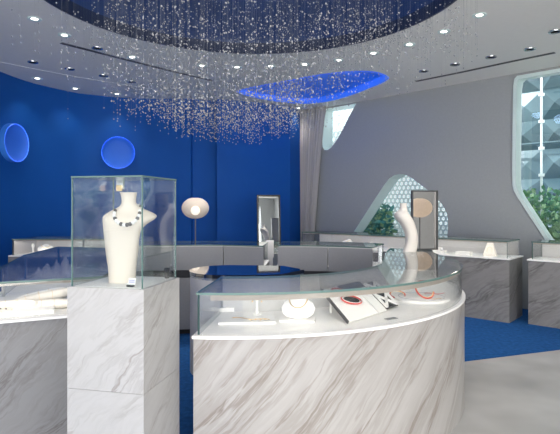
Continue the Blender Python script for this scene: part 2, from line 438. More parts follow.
def bush(name, label, c, rx, rz, n, m='leaf_green', sz=.07, group=None):
    t = thing(name, label, 'shrub', c, 0, group)
    for nm, mm, fr in (('foliage', m, 1.0), ('young_leaves', 'leaf_light', .45)):
        mb = MB()
        for _ in range(int(n*fr)):
            a = random.uniform(0, 6.283); u = random.random()**.4; b = random.uniform(-.3, 1)
            p = Vector((rx*u*math.cos(a), rx*u*math.sin(a), rz*(.45+.5*b*math.sqrt(max(0, 1-u*u*.5)))))
            d = Vector((random.gauss(0, 1), random.gauss(0, 1), random.gauss(.2, .7))).normalized(); e = d.cross(Vector((random.random(), random.random(), .3))).normalized()
            L = sz*random.uniform(.7, 1.5); w = L*.28
            mb.add([p, p+d*L*.5+e*w, p+d*L, p+d*L*.5-e*w], [(0, 1, 2, 3)])
        mb.build(nm, mm, t)
    mb = MB()
    for k in range(5):
        a = k*1.3; mb.tube([(0, 0, 0), (rx*.4*math.cos(a), rx*.4*math.sin(a), rz*.7)], [.012, .004], 5)
    mb.build('stem', 'soil', t)
    return t
def outp(s, off, z=0): p = W0+WU*s+WN*off; return Vector((p.x, p.y, z))
sb = big[4][0]
for k, (ds, off, rx, rz, n, m, lab) in enumerate((
    (-.20, 1.15, .45, 1.75, 900, 'leaf_green', 'green leafy shrub outside the tall window, leftmost against its frame'),
    (.60, .85, .42, 1.45, 800, 'leaf_light', 'pale green low shrub outside the tall window, in front of the white pole'),
    (.85, 1.95, .75, 2.05, 1100, 'leaf_green', 'dense green shrub outside the tall window, right of the white pole'),
    (1.75, 1.0, .6, 2.3, 1000, 'leaf_green', 'tall green shrub outside the tall window at the picture edge'))):
    bush('shrub', lab, outp(sb+ds, TH+off), rx, rz, n, m, .085, 'shrubs outside the windows')
bush('shrub', 'dark teal leafy shrub outside the triangular window, low left corner', outp(tri[0][0]-.02, TH+.42), .27, 1.50, 800, 'leaf_teal', .10, 'shrubs outside the windows')
# glass office block beyond
t = thing('office_building', 'blue grey glass building with triangular facets seen through the tall window', 'building')
mb = MB(); mb2 = MB()
for i in range(16):
    for j in range(12):
        s = sb-2.5+i*.65; z = j*.65
        a, b, c, d = (outp(s, 5, z), outp(s+.65, 5, z), outp(s+.65, 5, z+.65), outp(s, 5, z+.65)); off = Vector((*(WN*-random.uniform(.05, .3)), 0))
        e = (a+c)/2+off
        mb.add([a, b, c, d, e], [(0, 1, 4), (1, 2, 4), (2, 3, 4), (3, 0, 4)], 0 if (i*2+j) % 3 else 1)
mb.build('glass_facade', ['facade_glass', 'facade_dark'], t)
mb = MB()
for j in range(4): mb.tube([outp(sb-2.5, 4.65, .9+j*1.8), outp(sb+6.5, 4.65, .9+j*1.8)], .03, 6)
mb.build('floor_bands', 'facade_dark', t)
pp = outp(sb+.95, 1.55); pp = Vector(((541.5-CX)/F*6.9, 6.9, 0)) if False else pp
d = Vector(((541.5-CX)/F, 1)); tt = (W0.dot(WN)+TH+1.2)/d.dot(WN); pp = Vector((d.x*tt, d.y*tt, 0))
t = thing('pole', 'white vertical pole with small clamps outside the tall window', 'pole', pp)
mb = MB(); mb.tube([(0, 0, 0), (0, 0, 4)], .018, 10); mb.build('shaft', 'lattice_white', t, smooth=True)
for k in range(6):
    mb = MB(); mb.box((0, 0, 1.0+k*.42), (.07, .05, .045)); mb.build('clamp', 'lattice_white', t)

# ------------------------------------------------------------------ curtain
mb = MB(); N = 60; lev = 14; vs = []
for j in range(lev+1):
    z = HC*(1-j/lev)+.01
    f = j/lev
    xr = 1.0-.52*min(1, f*1.15)**.8                    # gathered to the left lower down
    for i in range(N+1):
        u = i/N; s = .02+u*max(.20, xr*.62)
        p = W0+WU*s-WN*(.10+.035*math.sin(u*2*math.pi*9)*(1-.3*f)); vs.append((p.x, p.y, z))
fs = [(j*(N+1)+i, j*(N+1)+i+1, (j+1)*(N+1)+i+1, (j+1)*(N+1)+i) for j in range(lev) for i in range(N)]
mb.add(vs, fs); o = mb.build('curtain', 'curtain', smooth=True, ang=80)
s_ = o.modifiers.new('s', 'SOLIDIFY'); s_.thickness = .004
tag(o, 'beige grey pleated curtain hanging in the corner between blue wall and window wall', 'curtain')

# ------------------------------------------------------------------ round wall lights
for (px, py, lab) in ((118, 153, 'round glowing blue wall light above the tall glass case'), (11.5, 143, 'round glowing blue wall light at the left picture edge')):
    d = Vector(((px-CX)/F, 1)); best = None
    for i in range(len(sweep)-1):
        a, b = sweep[i], sweep[i+1]; e = b-a; den = d.x*e.y-d.y*e.x
        if abs(den) < 1e-9: continue
        tt = (a.x*e.y-a.y*e.x)/den; u = (a.x*d.y-a.y*d.x)/den
        if 0 <= u <= 1 and tt > 0: best = (a+e*u, e.normalized(), tt)
    p, e, tt = best; nrm = Vector((e.y, -e.x))          # into the room
    if nrm.dot(-p) < 0: nrm = -nrm
    z = EYE-(py-HY)*tt/F
    t = thing('wall_light', lab, 'wall light', (p.x, p.y, z), math.atan2(nrm.y, nrm.x)-math.pi/2, 'round blue wall lights')
    # local +Y = into the room
    def disc(prof, nm, m):
        mb = MB(); mb.lathe(prof, n=48, cap=False); o = mb.build(nm, m, t, smooth=True); o.rotation_euler = (-math.pi/2, 0, 0); return o
    disc([(.0001, .006), (.10, .009), (.18, .022), (.225, .045), (.245, .075), (.25, .08)], 'dish', 'sconce_dish')
    disc([(.2495, .050), (.2495, .082)], 'light_ring', 'sconce_rim')
    disc([(.25, -.01), (.262, -.01), (.262, .07), (.260, .083), (.256, .086), (.2515, .082), (.25, .05)], 'rim', 'sconce_shell')

# ------------------------------------------------------------------ downlights
LIT = [((34.6, 18.7), 'left front'), ((64.5, 35), ''), ((132.3, 57), ''), ((202, 65.4), ''), ((237, 67), ''), ((270.7, 66), ''), ((304.6, 64.3), ''), ((338.6, 60), ''),
       ((373.4, 53), ''), ((409.5, 44.4), ''), ((444, 31.4), ''), ((479.5, 15), ''), ((37.3, 78), ''), ((75.3, 88.2), ''), ((117, 93.5), ''), ((298.6, 108), '')]
DIM = [(33, 62), (69.6, 68.5), (103.5, 75.3), (97.4, 48), (131.7, 81.4), (423.7, 71), (455, 64.4), (491, 57), (529.8, 49), (555, 31.4)]
def order(i): return ['first', 'second', 'third', 'fourth', 'fifth', 'sixth', 'seventh', 'eighth', 'ninth', 'tenth', 'eleventh', 'twelfth'][i]
def downlight(p, label, lit, group):
    t = thing('downlight', label, 'downlight', p, 0, group)
    mb = MB(); mb.lathe([((.030 if lit else .043), -.002), (.048, -.008), (.062, -.008), (.064, .001)], n=24); mb.build('trim_ring', 'white_trim' if lit else 'steel', t, smooth=True)
    mb = MB(); mb.lathe([(.0001, -.003), (.030 if lit else .042, -.003)], n=24); mb.build('lens' if lit else 'baffle', 'led_white' if lit else 'dark_slot', t)
    return t
spot_data = bpy.data.lights.new('downlight_beam', 'SPOT'); spot_data.energy = 42; spot_data.spot_size = R(95); spot_data.spot_blend = .8
spot_data.shadow_soft_size = .05; spot_data.color = (1., .95, .88)
def spot(p, tgt=None, data=None):
    o = bpy.data.objects.new('downlight_beam', data or spot_data); C.objects.link(o); o.location = (p[0], p[1], HC-.03)
    if tgt: o.rotation_euler = (Vector(tgt)-Vector(o.location)).to_track_quat('-Z', 'Y').to_euler()
    return o
wall_data = spot_data.copy(); wall_data.energy = 12
for k, ((x, y), _) in enumerate(LIT):
    p = at(x, y, HC-.002)
    if k < 12: lab = 'lit white ceiling downlight, %s from the left in the arc around the blue recess' % order(k)
    elif k < 15: lab = 'lit ceiling downlight by the blue wall, %s of three from the left' % order(k-12)
    else: lab = 'lit ceiling downlight next to the curtain, behind the leaf recess'
    if k in (12, 13, 14): p.z = HC-.006
    downlight(p, lab, True, 'lit ceiling downlights'); spot(p, None, wall_data if k > 11 else None)
for k, (x, y) in enumerate(DIM):
    p = at(x, y, HC-.002)
    lab = ['unlit ceiling downlight by the left wall, leftmost of the unlit ones', 'unlit ceiling downlight at the left, second in the row along the blue wall',
           'unlit ceiling downlight at the left, third in the row along the blue wall', 'unlit ceiling downlight at the left just beyond the dark air slot',
           'unlit ceiling downlight at the left, last in the row along the blue wall', 'unlit ceiling downlight at the left end of the right air slot',
           'unlit ceiling downlight beside the right air slot, second from its left end', 'unlit ceiling downlight beside the right air slot, third from its left end',
           'unlit ceiling downlight above the right end of the right air slot', 'unlit ceiling downlight at the right picture edge'][k]
    if k in (0, 1, 2, 4): p.z = HC-.006 if k != 0 else HC-.002
    downlight(p, lab, False, 'unlit ceiling downlights')
# added fittings over and behind the viewer, out of frame, to light the counter fronts
front_data = spot_data.copy(); front_data.energy = 24
case_data = spot_data.copy(); case_data.energy = 8; case_data.spot_size = R(34); case_data.spot_blend = .9
for (x, y, tg, nm) in ((-.45, 1.75, (-.70, 2.25, 1.1), 'above the marble pedestal'), (-1.35, 2.2, (-1.6, 3.1, .8), 'above the left counter')):
    p = Vector((x, y, HC-.002)); downlight(p, 'added lit ceiling downlight out of frame '+nm, True, 'lit ceiling downlights'); spot(p, tg, case_data)
for (x, y) in ((-.1, 2.75), (.75, 3.05)):
    o = spot((x, y), (x+.05, y, .75), case_data); o.location.z = HC+.10  # added beams without a fitting, brightening the curved counter
twin_data = spot_data.copy(); twin_data.energy = 110; twin_data.spot_size = R(40); p = Vector((-1.75, 1.35, HC-.002)); downlight(p, 'added lit ceiling downlight out of frame aimed at the left pedestal', True, 'lit ceiling downlights'); spot(p, (-2.7, .3, 1.3), twin_data)  # added beam so the twin bust shows in the front glass
for k, (x, y, tg) in enumerate(((-2.6, 1.2, (-1.6, 3.0, .8)), (-1.3, .9, (-.8, 2.2, 1.2)), (0.0, .8, (0, 2.5, .8)), (1.3, .9, (.9, 2.9, .8)), (2.6, 1.2, (2.2, 4, .4)), (-1.9, -.8, (-1.5, 2.6, .5)), (0.3, -.8, (.3, 2.6, .3)), (2.4, -.8, (2, 4.5, .5)))):
    p = Vector((x, y, HC-.002)); downlight(p, 'added lit ceiling downlight out of frame near the shop entrance, %s of eight' % order(k), True, 'lit ceiling downlights'); spot(p, tg, front_data)

# ------------------------------------------------------------------ showcases
def showcase(name, label, poly, back, body, ztop=.95, zdeck=.745, plinth=None, group=None, lip=.02, body_name='body', glass_in=.03, led=None, led_shield=True):
    """poly: plan outline; back: edge indices closed by an opaque rear panel; other edges are glass"""
    t = thing(name, label, 'display counter', (0, 0, 0), 0, group)
    z0 = 0
    if plinth: MB().prism(offset(poly, -.06), 0, plinth).build('plinth', 'dark_void', t); z0 = plinth
    MB().prism(poly, z0, zdeck-.014).build(body_name, body, t, smooth=True, ang=25)
    MB().prism(offset(poly, lip), zdeck-.014, zdeck).build('deck', 'white_board', t, smooth=True, ang=25)
    gp = offset(poly, -glass_in); gi = offset(poly, -glass_in-.008); n = len(gp)
    # group consecutive edges of a kind into panes
    runs = []
    for i in range(n):
        kind = i in back
        a, b, c = Vector(gp[i-1]), Vector(gp[i]), Vector(gp[(i+1) % n])
        turn = (b-a).angle(c-b, 0)
        if i and runs and runs[-1][0] == kind and turn < R(20): runs[-1][1].append(i)
        else: runs.append((kind, [i]))
    for kind, idx in runs:
        o_ = [gp[i] for i in idx]+[gp[(idx[-1]+1) % n]]; i_ = [gi[i] for i in idx]+[gi[(idx[-1]+1) % n]]
        mb = MB(); mb.prism(o_+i_[::-1], zdeck+.0005, ztop-.0125)
        if not kind:
            m_ = len(o_)     # pane ends read as green glass edges
            for q in (m_-1, 2*m_-1): 
                if q < len(mb.m): mb.m[q] = 1
        mb.build('rear_panel' if kind else 'glass_pane', 'rear_white' if kind else ['glass', 'glass_edge'], t, smooth=True, ang=25)
    if led:
        ia = offset(poly, -glass_in-.014); ib = offset(poly, -glass_in-.022)
        idx = led if isinstance(led, (list, tuple)) else [i for i in range(n) if i not in back]
        run = list(range(idx[0], idx[-1]+2)) if not isinstance(led, (list, tuple)) else list(led)
        A_p = [ia[i % n] for i in run]; B_p = [ib[i % n] for i in run]
        MB().prism(A_p+B_p[::-1], ztop-.020, ztop-.0135).build('led_strip', 'led_strip', t)
        ic = offset(poly, -glass_in-.0095); C_p = [ic[i % n] for i in run]
        if led_shield: MB().prism(C_p+[A_p[k].__class__((A_p[k][0], A_p[k][1])) for k in range(len(A_p)-1, -1, -1)], ztop-.028, ztop-.0132).build('beige_band', 'band_beige', t)  # opaque band added to hide the LED strip from outside
    tp = offset(poly, -glass_in+.006)
    mb = MB(); mb.prism(tp, ztop-.012, ztop, mi=1, top=0)
    for k in range(n, len(mb.m)): mb.m[k] = 0
    mb.build('glass_top', ['glass_top', 'glass_edge'], t, smooth=True, ang=25)
    return t
def corner_posts(t, pts, zdeck, ztop, m='steel'):
    for p in pts: MB().box((p[0], p[1], (zdeck+ztop)/2-.006), (.016, .016, ztop-zdeck-.014)).build('corner_post', m, t)

# the big curved counter in front
IC = Vector((-.25, 4.0)); RO, RI = 1.62, 1.05
a0, a1 = R(-95.8), R(31)
NA = 46
arc = lambda r, n=NA: [(IC.x+r*math.cos(a0+(a1-a0)*k/n), IC.y+r*math.sin(a0+(a1-a0)*k/n)) for k in range(n+1)]
def arc2(r, e, n): return [(IC.x+r*math.cos(a0+(e-a0)*k/n), IC.y+r*math.sin(a0+(e-a0)*k/n)) for k in range(n+1)]
o_arc = arc2(RO, R(8), 38); i_arc = arc2(RI, R(-22), 28)
outer_run = o_arc+[tuple(v) for v in catmull([o_arc[-1], (1.375, 4.45), (1.43, 4.68), (1.41, 4.84)], 3)[1:]]
inner_run = [(1.06, 4.86)]+[tuple(v) for v in catmull([(1.0, 4.68), (.905, 4.35), (.815, 3.97), i_arc[-1]], 3)[:-1]]+i_arc[::-1]
front_poly = outer_run+inner_run
island = showcase('display_counter', 'large curved marble counter with glass top in the foreground', front_poly, set(range(len(outer_run)+1, len(front_poly)-1)), 'marble_bold', body_name='marble_front', lip=.006, glass_in=.016, led=list(range(1, len(outer_run)-22)), led_shield=False)
# beige band coloured as the reflection under the glass front edge
ra = offset(front_poly, -.026)[:len(outer_run)-1]; rb = offset(front_poly, -.034)[:len(outer_run)-1]
MB().prism(ra[1:]+rb[1:][::-1], .910, .9365).build('beige_band', 'band_beige', island, smooth=True, ang=25)
plq = at(391, 319, .746)
o = MB().box((0, 0, .002), (.075, .03, .004)).build('name_plate', 'steel', loc=plq, rz=R(30)); tag(o, 'small brushed steel plate lying on the white deck edge of the curved counter', 'plate')

# rounded grey service cabinet behind it
t = thing('service_cabinet', 'rounded grey cabinet with dark mirror-like glass top behind the curved counter', 'cabinet', (0, 0, 0))
cab = [(-.33+.25*math.cos(R(a)), 3.245+.25*math.sin(R(a))) for a in range(90, 271, 10)]
cab = cab+[(-.1, 3.0), (.0, 3.04), (.15, 3.25), (.02, 3.45)]
MB().prism(offset(cab, -.05), 0, .29).build('plinth', 'dark_void', t)
mb = MB(); mb.prism(offset(cab, -.04), .28, .31); mb.prism(cab, .31, .925); mb.build('body', 'light_grey_panel', t, smooth=True, ang=30)
mb = MB(); mb.prism(offset(cab, .006), .928, .95); mb.build('glass_top', 'dark_glass', t, smooth=True, ang=30)
MB().prism(offset(cab, .002), .914, .929).build('top_rail', 'steel', t, smooth=True, ang=30)

# grey backed counters at the far side of the ring
def ring_segment(label, inner, outer, splits):
    poly = [tuple(p) for p in catmull(inner, 5)]; ni = len(poly)
    op = [tuple(p) for p in catmull(outer, 5)]
    full = poly+op[::-1]
    t = showcase('display_counter', label, full, set(range(0, ni-1)), 'grey_panel', plinth=.06, lip=.0, glass_in=.02, group='grey backed counters at the far side of the ring')
    P = [Vector(p) for p in poly]
    cum = [0]
    for a, b in zip(P, P[1:]): cum.append(cum[-1]+(b-a).length)
    def pt(s):
        s *= cum[-1]
        for k in range(len(P)-1):
            if cum[k+1] >= s-1e-9: f = (s-cum[k])/(cum[k+1]-cum[k]); return P[k].lerp(P[k+1], f), (P[k+1]-P[k]).normalized()
        return P[-1], (P[-1]-P[-2]).normalized()
    inn = Vector((0, -1))
    def face(nm, s0, s1, z0, z1, out, m, th=.018):
        A = []; B = []
        for k in range(7):
            p, d = pt(s0+(s1-s0)*k/6); nn = Vector((d.y, -d.x)); nn = nn if nn.y < 0 else -nn
            A.append(tuple(p+nn*(out+th))); B.append(tuple(p+nn*out))
        return MB().prism(A+B[::-1], z0, z1).build(nm, m, t, smooth=True, ang=20)
    e = .006/cum[-1]
    for a, b in zip(splits, splits[1:]):
        face('flap_door', a+e, b-e, .690, .932, .001, 'grey_panel')
        d = face('cupboard_door', a+e, b-e, .085, .60, -.012, 'grey_panel')
        p, dd = pt((a+b)/2); 
        MB().lathe([(.0001, 0), (.008, 0), (.008, .01), (.0001, .01)], n=10).build('lock', 'steel', d, loc=(p.x, p.y-.03, .52))
    face('gap_shade', 0.005, .995, .606, .684, -.012, 'dark_void')  # dark strip in place of the shaded recess between the doors
    return t
rl = ring_segment('grey backed counter at the far left of the ring, in front of the globe lamp', [(-1.62, 5.12), (-1.3, 5.22), (-.68, 5.28), (-.16, 5.13)], [(-1.85, 5.62), (-1.45, 5.8), (-.7, 5.86), (-.12, 5.72)], [0, .33, .70, 1])
rr = ring_segment('grey backed counter at the far middle of the ring, right of the gap', [(-.03, 5.22), (.28, 5.2), (.60, 5.13), (.93, 4.97)], [(.02, 5.78), (.4, 5.77), (.8, 5.66), (1.15, 5.45)], [0, .53, 1])
# steel post that closes the ring next to the bust
o = MB().box((0, 0, .475), (.035, .035, .95)).build('steel_post', 'steel', loc=(.985, 4.93, 0)); tag(o, 'slim steel post at the end of the grey backed counter, beside the cream bust', 'post')
cp = MB(); cp.box((0, 0, .845), (.09, .10, .20)); cp.box((0, 0, .60), (.07, .08, .29)); cp.box((0, 0, .228), (.12, .12, .455))
o = cp.build('end_stand', 'white_board', loc=(-.12, 5.97, 0)); tag(o, 'narrow pale stand in the gap between the two grey backed counters', 'stand')

# counters along the window wall
def along(p, q, t): return (p[0]+(q[0]-p[0])*t, p[1]+(q[1]-p[1])*t)
A_, B_ = Vector((.30, 7.86)), Vector((2.66, 5.80)); u = (B_-A_).normalized(); w = Vector((-u.y, u.x)); w = w if w.y > 0 else -w; uA = u; wA = w
wc = [tuple(A_), tuple(B_), tuple(B_+w*.52), tuple(A_+w*.52)]
cw = showcase('display_counter', 'long dark marble counter under the triangular window along the grey wall', wc, {2}, 'marble_dark', body_name='marble_front', lip=.012, led=[0, 1])
A2, B2 = Vector((2.86, 5.76)), Vector((4.10, 4.62)); u2 = (B2-A2).normalized(); w2 = Vector((-u2.y, u2.x)); w2 = w2 if w2.y > 0 else -w2
wc2 = [tuple(A2), tuple(B2), tuple(B2+w2*.45), tuple(A2+w2*.45)]
cw2 = showcase('display_counter', 'dark marble counter at the right picture edge under the tall window', wc2, {2}, 'marble_dark', body_name='marble_front', lip=.012, led=[0, 1])
# far left counter along the blue wall
FLP = [(-3.36, 6.18), (-1.9, 6.20), (-1.9, 6.76), (-3.30, 6.74)]
cf = showcase('display_counter', 'white decked glass counter at the far left in front of the blue wall', FLP, {2, 3}, 'marble_dark', body_name='marble_front', lip=.0, led=[0, 1])
corner_posts(cf, [(-3.32, 6.22), (-1.94, 6.24), (-2.45, 6.23)], .745, .95, 'dark_steel')
# left foreground counter
LP = [(-2.60, 2.23), (-1.56, 2.695), (-1.02, 2.94), (-1.12, 3.6), (-1.42, 4.3), (-1.62, 4.90), (-2.28, 5.10), (-2.18, 4.2), (-1.93, 3.42), (-2.42, 3.02)]
cl = showcase('display_counter', 'marble counter with angled glass top at the left picture edge', LP, set(), 'marble_shaded', body_name='marble_front', lip=.025, led=[0, 1, 2])
lp_in = offset(LP, -.04)
corner_posts(cl, [lp_in[8], lp_in[6], lp_in[7]], .745, .95, 'steel')

# ------------------------------------------------------------------ busts
def loft(secs, n=28, exp=2.4):
    """secs: (z, half width, half depth, x shift, y shift)"""
    mb = MB(); vs = []
    for z, hw, hd, ox, oy in secs:
        for k in range(n):
            a = 2*math.pi*k/n; c, s = math.cos(a), math.sin(a)
            vs.append((ox+hw*math.copysign(abs(c)**(2/exp), c), oy+hd*math.copysign(abs(s)**(2/exp), s), z))
    fs = [(i*n+k, i*n+(k+1) % n, (i+1)*n+(k+1) % n, (i+1)*n+k) for i in range(len(secs)-1) for k in range(n)]
    fs += [tuple(range(n-1, -1, -1)), tuple((len(secs)-1)*n+k for k in range(n))]
    mb.add(vs, fs); return mb
def smooth_secs(s, k=4):
    out = []
    for v in range(len(s)-1):
        P = [s[max(v-1, 0)], s[v], s[v+1], s[min(v+2, len(s)-1)]]
        for j in range(k):
            t = j/k; out.append(tuple(.5*((2*P[1][q])+(P[2][q]-P[0][q])*t+(2*P[0][q]-5*P[1][q]+4*P[2][q]-P[3][q])*t*t+(3*P[1][q]-P[0][q]-3*P[2][q]+P[3][q])*t**3) for q in range(5)))
    return out+[s[-1]]
BUST = [(0, .058, .050, -.014, 0), (.06, .061, .048, -.014, 0), (.13, .070, .044, -.014, -.004), (.20, .077, .042, -.013, -.010), (.235, .083, .042, -.009, -.016), (.262, .097, .043, .003, -.018),
        (.280, .112, .042, .016, -.016), (.294, .119, .038, .023, -.012), (.305, .112, .035, .024, -.006), (.317, .092, .033, .021, .000), (.329, .066, .032, .017, .005), (.342, .041, .031, .014, .008), (.360, .0315, .030, .013, .009),
        (.385, .033, .032, .013, .009), (.400, .0355, .036, .012, .008)]
def make_bust(label, loc, rz, m='cream_leather', group=None):
    t = thing('necklace_bust', label, 'jewellery bust', loc, rz, group)
    mb = loft(smooth_secs(BUST)); mb.build('torso', m, t, smooth=True, ang=50)
    mb = MB(); mb.lathe([(.0001, .0), (.0365, .0), (.038, .003), (.036, .006), (.0001, .006)], (.012, .008, .3985), 24); mb.build('neck_cap', m, t, smooth=True)
    pts = []
    for k in range(15):
        f = k/14*2-1; pts.append((-.010+f*.074, -.0605+.022*f**4, .232+.006*math.cos(f*1.5)))
    mb = MB(); mb.tube([(x, y+.004, z) for x, y, z in pts], .0028, 6); mb.build('seam', m, t, smooth=True)
    return t
def bead_necklace(label, loc, rz):
    t = thing('bead_necklace', label, 'necklace', loc, rz)
    N = 26
    for k in range(N):
        a = 2*math.pi*k/N
        s = (1-math.sin(a))/2          # 1 at front
        x = .017+.055*math.cos(a); z = .352-.092*s**1.2
        y = .012+.045*math.sin(a)
        if s > .35: y = -.030-.038*((s-.35)/.65)**.8
        r = .0062+.0034*s
        m = 'pearl_dark' if (k % 3 == 0 or k == 20) else 'pearl_white'
        mb = MB(); mb.ico((x, y-.001, z), r, 2); mb.build('bead', m, t, smooth=True, ang=90)
    return t
th = R(12.5); P0 = Vector((-.563, 2.065)); ul = Vector((-math.cos(th), math.sin(th))); vb = Vector((math.sin(th), math.cos(th)))
S = .357
def pedestal(label, c, rz, m='marble', group='marble pedestals with glass cases'):
    """square marble pedestal carrying a glass case, centred at c"""
    t = thing('display_pedestal', label, 'display pedestal', (c[0], c[1], 0), rz, group)
    h = S/2; sq = lambda q: [(-q, -q), (q, -q), (q, q), (-q, q)]
    mb = MB(); mb.prism(sq(h-.008), 0, .05); mb.build('plinth', 'dark_void', t)
    mb = MB(); mb.prism(sq(h), .05, .585); mb.build('marble_slab', m, t)
    mb = MB(); mb.prism(sq(h), .5865, 1.02)
    for k in mb.uv: mb.uv[k] = [(a+1.37, b+.62) for a, b in mb.uv[k]]
    mb.build('marble_slab', m, t)
    g = h-.014
    MB().box((0, 0, 1.0205), (2*g-.01, 2*g-.01, .003)).build('deck', 'white_board', t)
    for k, (cx, cy, dx, dy) in enumerate(((0, -g, 2*g, .006), (0, g, 2*g, .006), (-g, 0, .006, 2*g-.008), (g, 0, .006, 2*g-.008))):
        mb = MB(); mb.box((cx, cy, 1.02+.233), (dx, dy, .466)); mb.build('glass_pane', 'glass_case', t)
    mb = MB(); mb.box((0, 0, 1.490), (2*g+.006, 2*g+.006, .006)); mb.m = [0, 0, 0, 0, 0, 0]; mb.build('glass_lid', 'glass_case', t)
    mb = MB()
    for a in (-1, 1):
        for b in (-1, 1): mb.box((a*g, b*g, 1.02+.233), (.0050, .0050, .466))
    mb.build('corner_joint', 'glass_edge', t)
    mb = MB()
    for a in (-1, 1): mb.box((0, a*g, 1.4905), (2*g+.008, .007, .0065)); mb.box((a*g, 0, 1.4905), (.007, 2*g-.004, .0065))
    mb.build('lid_edge', 'glass_edge', t)
    mb = MB(); mb.box((-.12, g-.012, 1.468), (.035, .018, .04)); mb.box((-.12, g-.024, 1.452), (.026, .012, .028), mi=1); mb.build('lid_catch', ['steel', 'gold'], t)
    mb = MB(); mb.lathe([(.0001, .0), (.011, .0), (.009, .03), (.013, .04), (.013, .05), (.0001, .052)], (g-.03, g-.03, 1.02), 12); mb.build('case_lock', 'black_lacquer', t, smooth=True)
    return t
cen = P0+ul*(S/2)+vb*(S/2)
pedestal('square marble pedestal with a tall glass case in the left foreground', cen, -th)
bp = P0+ul*.177+vb*.165
brz = -th+R(16)
make_bust('cream necklace bust inside the tall glass case on the marble pedestal', (bp.x, bp.y, 1.0225), brz)
bead_necklace('dark and white beaded necklace worn by the bust in the tall glass case', (bp.x, bp.y, 1.0225), brz)
tg_ = P0+ul*.085+vb*.045
t = thing('price_tag', 'small white tag with purple print at the foot of the cream bust', 'tag', (tg_.x, tg_.y, 1.0225), -th)
mb = MB(); mb.box((0, 0, .004), (.03, .016, .008)); mb.build('tag_base', 'black_lacquer', t)
M = Matrix.Rotation(R(-20), 4, 'X'); mb = MB(); mb.box((0, .006, .024), (.034, .003, .028), M=M); mb.build('card', 'white_board', t)
mb = MB()
for j in range(2):
    for i in range(5): mb.box((-.011+i*.0055, .0036, .028-j*.008), (.0035, .001, .005), M=M)
mb.build('print', 'purple_ink', t)
# the twin pedestal out of frame at the left whose image hangs in the front glass
tp = Vector((-2.70, .30))
pedestal('square marble pedestal with glass case out of frame at the left', tp, R(45))
make_bust('cream necklace bust in the second glass case out of frame at the left', (tp.x, tp.y, 1.0225), R(134))

# bust with a curved back near the far end of the curved counter
sb_pos = Vector(((409.5-CX)/F*4.50, 4.50, .951))
t = thing('necklace_bust', 'cream bust with a curved back standing on the far end of the curved counter', 'jewellery bust', sb_pos, 0)
secs = smooth_secs([(z*1.0, (b-a)/2*.0092, hw, ((a+b)/2-409.5)*.0092, 0) for z, a, b, hw in ((0, 403, 416, .045), (.05, 405, 417, .048), (.10, 406, 417.5, .06), (.17, 405, 416.5, .08), (.23, 402, 414.5, .10),
        (.28, 398, 412.5, .11), (.32, 395, 410, .10), (.345, 395.5, 408, .08), (.362, 397.5, 407.5, .05), (.385, 400, 407, .032), (.41, 400.3, 406.5, .030), (.435, 400, 407, .032))])
loft(secs).build('torso', 'beige_pad', t, smooth=True, ang=60)

# standing mirror beside it
mp = Vector((1.345, 4.67, .951)); mrz = R(13.5)
t = thing('table_mirror', 'upright framed mirror on the curved counter beside the cream bust, reflecting a lamp', 'mirror', mp, mrz)
mb = MB(); w_, h_ = .245, .555
mb.box((-w_/2, 0, h_/2), (.012, .03, h_)); mb.box((w_/2, 0, h_/2), (.022, .045, h_)); mb.box((0, 0, h_-.006), (w_, .03, .012)); mb.box((0, 0, .006), (w_, .03, .012))
mb.build('frame', 'dark_steel', t)
mb = MB(); mb.box((0, -.002, h_/2), (w_-.012, .008, h_-.024)); mb.build('mirror_glass', 'mirror_dark', t)
mb = MB(); mb.box((0, .04, .006), (.20, .09, .012)); mb.build('foot', 'dark_steel', t)
# floor mirror by the blue wall
fm = Vector(((270-CX)/F*7.2, 7.2, 0))
t = thing('floor_mirror', 'tall narrow black framed floor mirror leaning before the blue back wall', 'mirror', fm, R(14))
Mx = Matrix.Rotation(R(-4), 4, 'X'); W2, H2 = .345, 1.52
mb = MB()
for sx in (-1, 1): mb.box((sx*(W2/2-.012), 0, H2/2), (.026, .03, H2), M=Mx)
for z in (.013, H2-.013): mb.box((0, 0, z), (W2-.05, .03, .026), M=Mx)
mb.build('frame', 'black_lacquer', t)
mb = MB(); mb.box((0, -.004, H2/2), (W2-.05, .012, H2-.05), M=Mx); mb.build('mirror_glass', 'mirror', t)
mb = MB(); mb.tube([(0, .10, 1.38), (0, .42, .02)], .012, 8); mb.build('prop_leg', 'black_lacquer', t)

# ------------------------------------------------------------------ globe lamps
mat('lamp_glow_bright', (.7, .62, .54), .6, emit=(1., .78, .58), es=.75)
def lamp(label, loc, sm='lamp_glow'):
    t = thing('floor_lamp', label, 'lamp', loc, 0)
    mb = MB(); mb.lathe([(.0001, 0), (.13, 0), (.13, .012), (.02, .022), (.0001, .024)], n=32); mb.build('base', 'steel', t, smooth=True)
    mb = MB(); mb.tube([(0, 0, .01), (0, 0, 1.20)], .008, 8); mb.build('pole', 'wire', t, smooth=True)
    z = 1.33; prof = [(.04, z-.135)]+[(.176*math.sin(R(a)), z-.14*math.cos(R(a))) for a in range(25, 156, 8)]+[(.04, z+.135)]
    mb = MB(); mb.lathe(prof, n=40, cap=False); o = mb.build('lamp_shade', sm, t, smooth=True, ang=70)
    mb = MB(); mb.lathe([(.0001, -.006), (.05, -.004), (.058, .006), (.05, .016), (.0001, .02)], n=24); b = mb.build('bulb_spot', 'lamp_bulb', t, smooth=True)  # bright spot of the bulb, added as a glowing disc facing the viewer
    d = (Vector((0, 0, 1.37))-Vector((loc[0], loc[1], z))); ang = math.atan2(d.y, d.x)
    b.location = (.165*math.cos(ang)*1.0, .165*math.sin(ang), z-.03); b.rotation_euler = Vector((math.cos(ang), math.sin(ang), -.15)).to_track_quat('Z', 'Y').to_euler()
    return t
lamp('warm flattened globe lamp on a slim pole before the blue wall', (-1.10, 6.5, 0))
